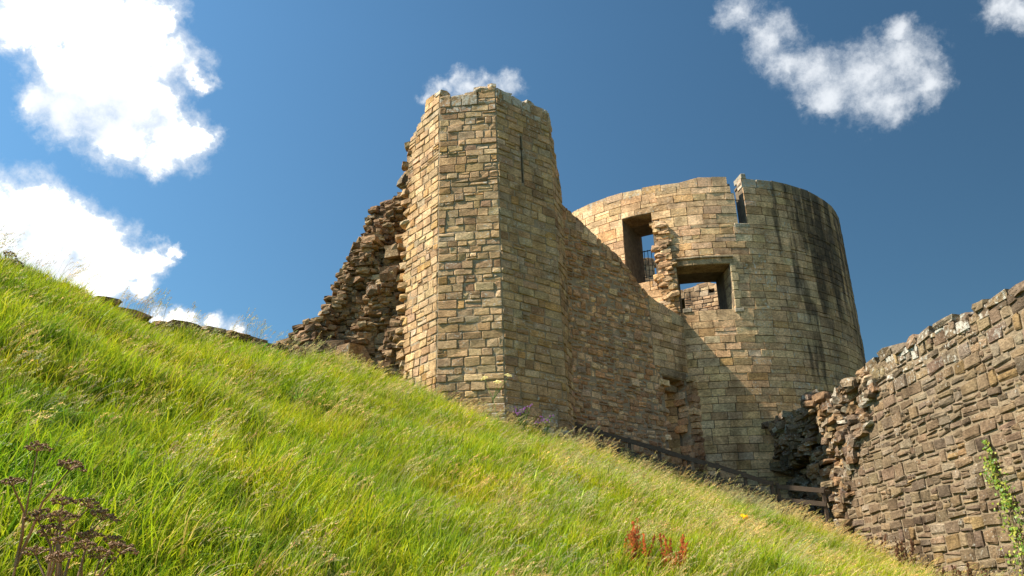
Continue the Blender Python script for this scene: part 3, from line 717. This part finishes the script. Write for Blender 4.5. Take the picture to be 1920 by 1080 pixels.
# ------------------------------------------------------------------ wooden fence
fence = thing('wooden_fence', 'dark wooden post and rail fence in the shade below the round tower', 'fence', (6, 28.2, 5.6))
FP = [(2.10, 28.2, 7.62), (2.98, 28.45, 7.38), (3.92, 28.4, 7.08), (4.9, 28.25, 6.73), (5.83, 28.08, 6.37), (6.75, 27.9, 6.05), (7.57, 27.7, 5.71), (8.35, 27.5, 5.37), (8.55, 27.55, 5.30), (9.85, 27.1, 5.08)]
for (x, y, zt_) in FP:
    obj('post', *beam_vf((x, y, min(G(x, y) - .3, zt_ - .9)), (x, y, zt_ + .03), .10, .10, (0, 1, 0)), M['wood'], fence)
for k in range(len(FP) - 1):
    if k == 7: continue
    p, q = np.array(FP[k]), np.array(FP[k + 1])
    for dz in (-.10, -.52):
        off = np.array([0, -.075, dz]); obj('rail', *beam_vf(p + off, q + off, .04, .15), M['wood'], fence)

# ------------------------------------------------------------------ plants that stand out
def umbel(acc, base, up, rad, rng, col, n=14, seeds=16, sc=1.0):
    up = np.asarray(up, float) / np.linalg.norm(up); a = np.cross(up, (.2, 1, .1)); a /= np.linalg.norm(a); b = np.cross(up, a)
    for k in range(n):
        t_ = k * 2.399; rr_ = rad * math.sqrt((k + .5) / n)
        tip = base + up * rad * (.62 - .42 * (rr_ / rad) ** 2 + rng.uniform(-.12, .12)) + (a * cos(t_) + b * sin(t_)) * rr_
        V, Fc = tube_vf([base, (base + tip) / 2 + up * rad * .06, tip], .0022 * sc, 3); acc.add(V, Fc, col)
        for s in range(seeds):
            o = np.array([rng.gauss(0, 1), rng.gauss(0, 1), rng.gauss(0, .6)]) * rad * .085; h = rad * rng.uniform(.03, .06)
            V, Fc = box_vf(tip + o + up * rad * .05, (h, h * .7, h * .9), np.array(Matrix.Rotation(rng.uniform(0, 3), 3, 'Z') @ Matrix.Rotation(rng.uniform(0, 3), 3, 'X')))
            kk = rng.uniform(.55, 1.4); acc.add(V, Fc, [c_ * kk for c_ in col[:3]] + [1])
def hogweed(name, label, root, tops, rad, col, mat, cat='plant', sc=1.0, group=None):
    rg_ = random.Random(int(root[0] * 977) + int(root[1] * 131)); g0 = np.array([root[0], root[1], G(*root)])
    pl = thing(name, label, cat, tuple(g0), group or ('dead hogweeds on the slope' if name == 'dead_hogweed' else None)); fork = None
    for k, tp in enumerate(tops):
        tp = np.array(tp); acc = Acc()
        st = g0 + np.array([rg_.uniform(-.05, .05), rg_.uniform(-.05, .05), -.05]) if (k % 3 == 0 or fork is None) else fork
        mid = st + (tp - st) * .55 + np.array([rg_.uniform(-.05, .05), rg_.uniform(-.05, .05), .06])
        V, Fc = tube_vf([st, st + (mid - st) * .5 + np.array([.01, 0, .02]), mid, tp], np.array([.011, .009, .007, .004]) * sc, 5)
        acc.add(V, Fc, (col if col[1] < .4 else [.14, .19, .05]) + [1]); acc.obj('stem', mat, pl)
        if k % 3 == 0: fork = mid
        acc = Acc(); umbel(acc, tp, (tp - mid) + np.array([0, 0, .3]), rad * rg_.uniform(.75, 1.15), rg_, col + [1], sc=sc); acc.obj('umbel', mat, pl)
    return pl
BR = [.23, .145, .085]
# dead hogweed at the lower left (tops as world points)
hogweed('dead_hogweed', 'tall dead brown hogweed with the highest seed head at the lower left', (-2.95, 4.9), [(-2.78, 4.76, 2.53), (-2.62, 4.84, 2.43), (-2.86, 4.72, 2.33)], .078, BR, M['leaf'])
hogweed('dead_hogweed', 'bushy dead brown hogweed with many flat seed heads at the lower left', (-2.62, 4.95), [(-2.62, 4.84, 2.23), (-2.50, 4.9, 2.22), (-2.72, 4.8, 2.14), (-2.58, 4.78, 2.13), (-2.42, 4.92, 2.15), (-2.66, 4.86, 2.06), (-2.35, 4.95, 2.02), (-2.46, 4.88, 2.04)], .08, BR, M['leaf'])
hogweed('dead_hogweed', 'low dense dead brown hogweed in front at the bottom left corner', (-2.42, 4.7), [(-2.5, 4.66, 2.0), (-2.38, 4.7, 1.97), (-2.6, 4.62, 1.94), (-2.3, 4.72, 1.92), (-2.45, 4.6, 1.9), (-2.22, 4.78, 1.95)], .075, BR, M['leaf'])
hogweed('dead_hogweed', 'lone dead hogweed stalk on the slope below the stump', (-5.8, 21.1), [(-5.78, 21.1, 8.25)], .14, BR, M['leaf'], sc=1.6)
hogweed('dead_hogweed', 'dead hogweed head on the skyline at the left edge', (-10.3, 15.35), [(-10.3, 15.35, 8.62), (-10.15, 15.4, 8.45)], .13, BR, M['leaf'], sc=1.5)
hogweed('white_umbel_flower', 'cream flat-headed flowers at the foot of the turret', (-.45, 25.15), [(-.93, 25.1, 8.42), (-.2, 25.12, 8.5), (-.52, 25.05, 8.26)], .13, [.62, .58, .36], M['leaf'], 'flower', 1.5)
def thistle(root, label, n_, h):
    rg_ = random.Random(int(root[0] * 999 + 5000)); g0 = np.array([root[0], root[1], G(*root)]); pl = thing('purple_thistle', label, 'flower', tuple(g0), 'purple thistles by the turret foot')
    a1, a2, a3 = Acc(), Acc(), Acc()
    for k in range(n_):
        tp = g0 + np.array([rg_.uniform(-.3, .3), rg_.uniform(-.2, .2), h * rg_.uniform(.7, 1.05)]); b0 = g0 + np.array([rg_.uniform(-.1, .1), rg_.uniform(-.1, .1), 0])
        a1.add(*tube_vf([b0, (b0 + tp) / 2 + np.array([0, 0, .05]), tp], .008, 4), [.08, .13, .03, 1])
        for j in range(16):
            p = b0 + (tp - b0) * rg_.uniform(.1, .95); d = np.array([rg_.uniform(-1, 1), rg_.uniform(-1, 1), rg_.uniform(-.1, .6)]) * .09; s_ = np.cross(d, (0, 0, 1)) * .22
            a2.add([p, p + d * .5 + s_, p + d, p + d * .5 - s_], [(0, 1, 2, 3)], [.10 * rg_.uniform(.7, 1.3), .17, .04, 1])
        for j in range(3):
            c_ = tp + np.array([rg_.uniform(-.06, .06), rg_.uniform(-.06, .06), rg_.uniform(-.08, .03)])
            V, Fc = LUMPS[j]; a3.add(V * .02 + c_, Fc, [.30, .13, .31, 1])
    a1.obj('stem', M['leaf'], pl); a2.obj('leaves', M['leaf'], pl); a3.obj('flower_heads', M['leaf'], pl)
thistle((.25, 25.2), 'purple-flowered thistle clump nearest the turret corner', 11, 1.0)
thistle((.95, 25.35), 'purple-flowered thistle clump right of the turret corner', 9, .85)
def dock(name, root, n_, h, label, mat, lean=.12, spread=.3, col=(.36, .115, .035), dens=80, sz=.009, group=None):
    rg_ = random.Random(int(root[0] * 313 + root[1] * 77)); g0 = np.array([root[0], root[1], G(*root)]); pl = thing(name, label, 'plant', tuple(g0), group or ('red docks in the grass' if name == 'red_dock' else 'dead stalks along the wall foot'))
    for k in range(n_):
        b0 = g0 + np.array([rg_.uniform(-.5, .5) * spread, rg_.uniform(-.3, .3) * spread, -.03]); hh = h * rg_.uniform(.6, 1.05)
        tp = b0 + np.array([rg_.uniform(-.6, 1.2) * lean * 2, rg_.uniform(-.1, .1), hh]); ac = Acc(); kk = rg_.uniform(.75, 1.25); c_ = [x * kk for x in col]
        ac.add(*tube_vf([b0, (b0 + tp) / 2 + np.array([-.02, 0, 0]), tp], np.array([.006, .005, .002]), 4), [x * .8 for x in c_] + [1])
        for j in range(dens):
            f_ = rg_.uniform(.35, 1); p = b0 + (tp - b0) * f_ + np.array([rg_.gauss(0, 1), rg_.gauss(0, 1), rg_.gauss(0, 1)]) * .03 * (1.3 - f_)
            V, Fc = box_vf(p, (sz * rg_.uniform(.5, 1.1), sz * .6, sz * rg_.uniform(.6, 1.6))); kk = rg_.uniform(.7, 1.4); ac.add(V, Fc, [x * kk for x in c_] + [1])
        ac.obj('seed_spike', mat, pl)
dock('red_dock', (1.72, 12.7), 13, .85, 'rust red dock seed spikes in the foreground grass, left and taller', M['leaf'], .10, .35)
dock('red_dock', (2.15, 12.65), 10, .7, 'rust red dock seed spikes in the foreground grass, right and shorter', M['leaf'], .10, .35)
DD = (.13, .065, .035)
for (x, y, n_, h, lb) in ((9.75, 23.9, 9, .75, 'dead brown dock stalks at the wall foot beside the shaded corner'), (9.95, 22.2, 12, .95, 'tall dense dead brown stalks at the foot of the rubble wall'), (10.1, 20.7, 6, .8, 'sparse dead stalks at the wall foot right of the dense clump'), (10.2, 19.4, 6, .8, 'dead brown stalks at the wall foot nearest the ivy')):
    dock('dead_stalks', (x, y), n_, h, lb, M['leaf'], .10, .6, DD, 26, .016)
yf = thing('yellow_flower', 'single bright yellow flower in the grass below the fence', 'flower', (5.1, 19.2, G(5.1, 19.2)))
zy = G(5.1, 19.2); obj('stem', *tube_vf([(5.1, 19.2, zy), (5.12, 19.2, zy + .55)], .006, 4), M['deadstalk'], yf)
ac = Acc()
for k in range(7):
    ac.add(LUMPS[k][0] * .026 + np.array([5.12 + .05 * sin(k * 2.4), 19.2 + .05 * cos(k * 2.4), zy + .55 + .03 * (k % 3)]), LUMPS[k][1], [.70, .50, .015, 1])
ac.obj('petals', M['leaf'], yf)
# ivy on the right wall
ivy = thing('ivy', 'yellow-green ivy climbing the brown rubble wall at the right edge', 'ivy', tuple(rfm(13.7, 2.0) + rn * .1))
ri = random.Random(19); a1, a2 = Acc(), Acc()
cx = lambda z: float(np.interp(z, [1.9, 2.4, 3.4, 4.2, 4.9], [13.75, 13.75, 13.75, 13.55, 13.5])); cw = lambda z: float(np.interp(z, [1.9, 3, 4.2, 4.6, 5.0], [.42, .45, .34, .2, .07]))
a1.add(*tube_vf([rfm(cx(z), z) + rn * .09 for z in np.arange(1.9, 4.9, .3)], .014, 5), [.12, .09, .05, 1])
for k in range(1000):
    z = 1.9 + 3.1 * ri.random() ** .8; u = cx(z) + ri.gauss(0, .5) * cw(z); p = rfm(u, z) + rn * (.09 + ri.random() * .09); s_ = ri.uniform(.018, .048)
    if sin(u * 9) * sin(z * 6.3) < -.25 and ri.random() < .8: continue
    R_ = np.array(Matrix.Rotation(ri.uniform(0, 6.28), 3, Vector(rn)) @ Matrix.Rotation(ri.uniform(-.7, .7), 3, 'Z') @ Matrix.Rotation(ri.uniform(-.7, .7), 3, Vector((float(rdv[0]), float(rdv[1]), 0))))
    L5 = [np.array([0, 0, -.9]), np.array([rdv[0], rdv[1], 0]) * .85 + np.array([0, 0, -.2]), np.array([rdv[0], rdv[1], 0]) * .4 + np.array([0, 0, .45]), np.array([0, 0, 1.1]), np.array([-rdv[0], -rdv[1], 0]) * .4 + np.array([0, 0, .45]), np.array([-rdv[0], -rdv[1], 0]) * .85 + np.array([0, 0, -.2])]
    c_ = ri.choice([(.20, .24, .03), (.13, .20, .03), (.27, .27, .05), (.09, .15, .03)])
    a2.add([p + R_ @ (v * s_) for v in L5], [(0, 1, 2, 3, 4, 5)], list(c_) + [1])
a1.obj('vine_stem', M['leaf'], ivy); a2.obj('ivy_leaves', M['leaf'], ivy, 'stuff')

# ------------------------------------------------------------------ grass: blades in tufts scattered over the hillside
rt = random.Random(101)
srcs = {'leafy': bpy.data.collections.new('grass_tuft_kinds'), 'straw': bpy.data.collections.new('seed_grass_kinds')}
def blade(acc, b0, h, wd, lean, curl, col, seg=3):
    a_ = rt.uniform(0, 6.28); side = np.array([cos(a_), sin(a_), 0]) * wd / 2; V = []
    for k in range(seg + 1):
        f_ = k / seg; c_ = b0 + lean * h * (f_ ** 1.7) + np.array([0, 0, h * (f_ - curl * f_ ** 3)]); ww = (1 - f_ ** 1.6)
        if k < seg: V += [c_ - side * ww, c_ + side * ww]
        else: V.append(c_)
    Fc = [(2 * k, 2 * k + 1, 2 * k + 3, 2 * k + 2) for k in range(seg - 1)] + [(2 * seg - 2, 2 * seg - 1, 2 * seg)]
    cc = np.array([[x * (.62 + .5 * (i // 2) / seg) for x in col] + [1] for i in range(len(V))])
    acc.add(np.array(V), Fc, cc)
GREENS = GREENS_ = [((.20, .275, .009), 5), ((.275, .33, .011), 5), ((.115, .195, .011), 3.6), ((.35, .355, .017), 2.6), ((.42, .335, .10), 1.2)]
for v in range(10):
    ac = Acc()
    for k in range(38):
        rr_, a_ = .17 * math.sqrt(rt.random()), rt.uniform(0, 6.28); b0 = np.array([rr_ * cos(a_), rr_ * sin(a_), -.03])
        out = np.array([cos(a_), sin(a_), 0]) * rt.uniform(.0, .6) + np.array([.14, .02, 0]) + np.array([rt.uniform(-.3, .3), rt.uniform(-.3, .3), 0])
        blade(ac, b0, rt.uniform(.22, .60), rt.uniform(.009, .019), out, rt.uniform(.1, .8), pick(GREENS, rt))
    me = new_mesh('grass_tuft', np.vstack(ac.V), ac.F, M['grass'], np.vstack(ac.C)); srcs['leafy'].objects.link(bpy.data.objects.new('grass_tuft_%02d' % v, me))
STRAW = STRAW_ = [((.42, .32, .14), 4), ((.50, .41, .20), 3), ((.30, .21, .10), 2), ((.36, .31, .12), 2)]
for v in range(8):
    ac = Acc()
    for k in range(5):
        b0 = np.array([rt.uniform(-.12, .12), rt.uniform(-.12, .12), -.03]); h = rt.uniform(.42, .72); ln = np.array([rt.uniform(.35, .95), rt.uniform(-.25, .25), 0]); c_ = pick(STRAW, rt)
        pts = [b0 + ln * h * .75 * f_ ** 2 + np.array([0, 0, h * (f_ - .18 * f_ ** 3)]) for f_ in (0, .35, .65, .85, 1)]
        ac.add(*tube_vf(pts, np.array([.0028, .0025, .002, .0018, .001]), 3), [c_[0] * .8, c_[1] * .85, c_[2] * .7, 1])
        for j in range(16):                            # the panicle
            f_ = j / 15; p = pts[3] + (pts[4] - pts[3]) * f_ * 1.25 + np.array([rt.gauss(0, .008), rt.gauss(0, .008), rt.gauss(0, .008) - .02 * f_])
            d = (pts[4] - pts[3]) * .16 + np.array([rt.gauss(0, .010), rt.gauss(0, .010), rt.gauss(0, .010)]); s_ = np.array([rt.gauss(0, 1), rt.gauss(0, 1), rt.gauss(0, 1)]); s_ = np.cross(s_, d); s_ *= .0055 / (np.linalg.norm(s_) + 1e-9)
            ac.add([p, p + d * .5 + s_, p + d, p + d * .5 - s_], [(0, 1, 2, 3)], [x * rt.uniform(.8, 1.2) for x in c_] + [1])
    me = new_mesh('seed_grass', np.vstack(ac.V), ac.F, M['grass'], np.vstack(ac.C)); srcs['straw'].objects.link(bpy.data.objects.new('seed_grass_%02d' % v, me))

srcs['weed'] = bpy.data.collections.new('weed_kinds')
for v in range(6):
    ac = Acc(); base_c = [(.16, .25, .03), (.19, .27, .03), (.24, .27, .04), (.14, .22, .035)][v % 4]
    for k in range(14):
        a_ = rt.uniform(0, 6.28); ln = np.array([cos(a_), sin(a_), 0]) * rt.uniform(.3, 1.1)
        blade(ac, np.array([rt.uniform(-.06, .06), rt.uniform(-.06, .06), -.02]), rt.uniform(.18, .42), rt.uniform(.03, .06), ln, rt.uniform(.2, .7), [x * rt.uniform(.75, 1.25) for x in base_c], 4)
    me = new_mesh('weed', np.vstack(ac.V), ac.F, M['grass'], np.vstack(ac.C)); srcs['weed'].objects.link(bpy.data.objects.new('weed_%02d' % v, me))
def scatter(name, label, cat, P, rotz, tilt, scl, coll, nvar, rg_):
    me = bpy.data.meshes.new(name); me.from_pydata(P.tolist(), [], [])
    n_ = len(P)
    at1 = me.attributes.new('pick', 'INT', 'POINT'); at1.data.foreach_set('value', rg_.integers(0, nvar, n_).astype(np.int32))
    at2 = me.attributes.new('siz', 'FLOAT_VECTOR', 'POINT'); at2.data.foreach_set('vector', scl.astype(np.float32).ravel())
    at3 = me.attributes.new('rot', 'FLOAT_VECTOR', 'POINT'); at3.data.foreach_set('vector', np.stack([tilt[:, 0], tilt[:, 1], rotz], -1).astype(np.float32).ravel())
    o = bpy.data.objects.new(name, me); COL.objects.link(o); tag(o, label, cat, None, 'stuff')
    ng = bpy.data.node_groups.new(name + '_scatter', 'GeometryNodeTree')
    ng.interface.new_socket('Geometry', in_out='INPUT', socket_type='NodeSocketGeometry'); ng.interface.new_socket('Geometry', in_out='OUTPUT', socket_type='NodeSocketGeometry')
    gi, go = ng.nodes.new('NodeGroupInput'), ng.nodes.new('NodeGroupOutput')
    ci = ng.nodes.new('GeometryNodeCollectionInfo'); ci.inputs['Collection'].default_value = coll; ci.inputs['Separate Children'].default_value = True; ci.inputs['Reset Children'].default_value = True
    ip = ng.nodes.new('GeometryNodeInstanceOnPoints'); ip.inputs['Pick Instance'].default_value = True
    def na(nm, ty):
        x = ng.nodes.new('GeometryNodeInputNamedAttribute'); x.data_type = ty; x.inputs['Name'].default_value = nm
        return [s for s in x.outputs if s.enabled and s.name == 'Attribute'][0]
    er = ng.nodes.new('FunctionNodeEulerToRotation')
    L_ = ng.links.new
    L_(gi.outputs[0], ip.inputs['Points']); L_(ci.outputs[0], ip.inputs['Instance']); L_(na('pick', 'INT'), ip.inputs['Instance Index'])
    L_(na('rot', 'FLOAT_VECTOR'), er.inputs[0]); L_(er.outputs[0], ip.inputs['Rotation']); L_(na('siz', 'FLOAT_VECTOR'), ip.inputs['Scale']); L_(ip.outputs[0], go.inputs[0])
    md = o.modifiers.new('scatter', 'NODES'); md.node_group = ng
    return o
gr = np.random.default_rng(5)
def on_hill(n_, a0, a1, r0, r1):
    a_ = np.radians(gr.uniform(a0, a1, n_)); r_ = np.sqrt(gr.uniform(r0 ** 2, r1 ** 2, n_)); return r_ * np.sin(a_), r_ * np.cos(a_)
def sd(px, py, p, q):                                   # signed distance right of a plan line
    p = np.asarray(p); d = np.asarray(q) - p; d = d / np.linalg.norm(d); return (px - p[0]) * d[1] - (py - p[1]) * d[0]
def keep_mask(x, y):
    az_ = np.degrees(np.arctan2(x, y)); r_ = np.hypot(x, y); rc_ = np.interp(az_, AZ, RC)
    k = r_ < rc_ + np.where(az_ < -14, .25, np.where(az_ < 3, 1.8, 3.2))
    k &= ~((az_ > -32) & (az_ < -14.5) & (r_ > rc_ - np.where(az_ > -29, .55, .2)))
    k &= x < 9.95 + (32.3 - y) * .0694 - .12                # right wall
    t1 = (sd(x, y, E0['L'], E0['1']) > -.02) | (sd(x, y, E0['1'], E0['2']) > -.02) | (sd(x, y, E0['2'], E0['3']) > -.05)
    return k & (t1 | (y < 25.5))
x, y = on_hill(31000, -48, 40, 4.2, 29); k = keep_mask(x, y); x, y = x[k], y[k]
nzv = np.sin(x * .9 + 1.3 * np.sin(y * .7)) * np.sin(y * 1.1 + np.sin(x * .6)) 
s = gr.uniform(.76, 1.22, len(x)) * (1 + .38 * nzv) * np.interp(np.hypot(x, y), [4, 9, 24], [1.0, 1.0, .92])
az_ = np.degrees(np.arctan2(x, y)); s *= np.where((az_ > 4) & (np.hypot(x, y) > np.interp(az_, AZ, RC) - 1.3), .6, 1.0)
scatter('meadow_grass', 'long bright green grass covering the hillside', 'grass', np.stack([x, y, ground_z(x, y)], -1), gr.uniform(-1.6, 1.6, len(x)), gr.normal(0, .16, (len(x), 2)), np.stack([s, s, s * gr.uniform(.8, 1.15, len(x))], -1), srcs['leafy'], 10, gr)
x, y = on_hill(16000, -48, 40, 4.5, 29); k = keep_mask(x, y); x, y = x[k], y[k]
az_ = np.degrees(np.arctan2(x, y)); cl = np.sin(x * .8 + 2 * np.sin(y * .35)) * np.sin(y * .75 + .8) * .5 + .5
pr = np.interp(az_, [-34, -14, -4, 6, 24], [.12, .15, .24, .42, .45]) * (.35 + 1.0 * cl)
k = gr.random(len(x)) < pr; x, y = x[k], y[k]
s = gr.uniform(.75, 1.2, len(x))
scatter('seed_head_grass', 'straw coloured grass seed heads bending to the right', 'grass', np.stack([x, y, ground_z(x, y)], -1), gr.uniform(-.5, .5, len(x)), gr.normal(0, .12, (len(x), 2)), np.stack([s, s, s], -1), srcs['straw'], 8, gr)
# taller stems standing against the sky on the brow and at the fence
a_ = np.concatenate([gr.uniform(-36, -13, 60), gr.uniform(-4, 17, 60)]); rc_ = np.interp(a_, AZ, RC); r_ = rc_ + np.where(a_ < -10, gr.uniform(-.6, .6, 120), gr.uniform(-1.5, .3, 120))
x, y = r_ * np.sin(np.radians(a_)), r_ * np.cos(np.radians(a_)); k = (x < 9.6) & ((y < 25.4) | (a_ > 4)); x, y = x[k], y[k]
s = gr.uniform(1.0, 1.6, len(x))
scatter('tall_seed_grass', 'tall thin seed grass standing up along the brow of the hill', 'grass', np.stack([x, y, ground_z(x, y)], -1), gr.uniform(-.6, .6, len(x)), gr.normal(0, .1, (len(x), 2)), np.stack([s * .6, s * .6, s], -1), srcs['straw'], 8, gr)

# broad-leaved weeds in loose colonies, and along the wall feet
x, y = on_hill(2600, -48, 40, 4.5, 29); k = keep_mask(x, y); x, y = x[k], y[k]
cl = np.sin(x * .55 + 1.7 * np.sin(y * .5)) * np.sin(y * .6 + 1.9)
k = gr.random(len(x)) < np.clip(cl - .25, 0.03, 1) * .75; x, y = x[k], y[k]
f = gr.random(150); wx = np.concatenate([-2.6 + 4.2 * f[:80], 9.75 + gr.uniform(-.5, .2, 70)]); wy = np.concatenate([25.55 + np.clip(wx[:80] + .4, 0, 9) * .8 - gr.uniform(0, .6, 80), 18 + 9 * f[80:]])
wx[80:] += (32.3 - wy[80:]) * .0694; wx[80:] -= .1
x, y = np.concatenate([x, wx]), np.concatenate([y, wy]); s = gr.uniform(.6, 1.25, len(x))
scatter('broad_leaf_weeds', 'dark broad-leaved weeds growing among the hillside grass', 'weeds', np.stack([x, y, ground_z(x, y)], -1), gr.uniform(-3.1, 3.1, len(x)), gr.normal(0, .15, (len(x), 2)), np.stack([s, s, s], -1), srcs['weed'], 6, gr)
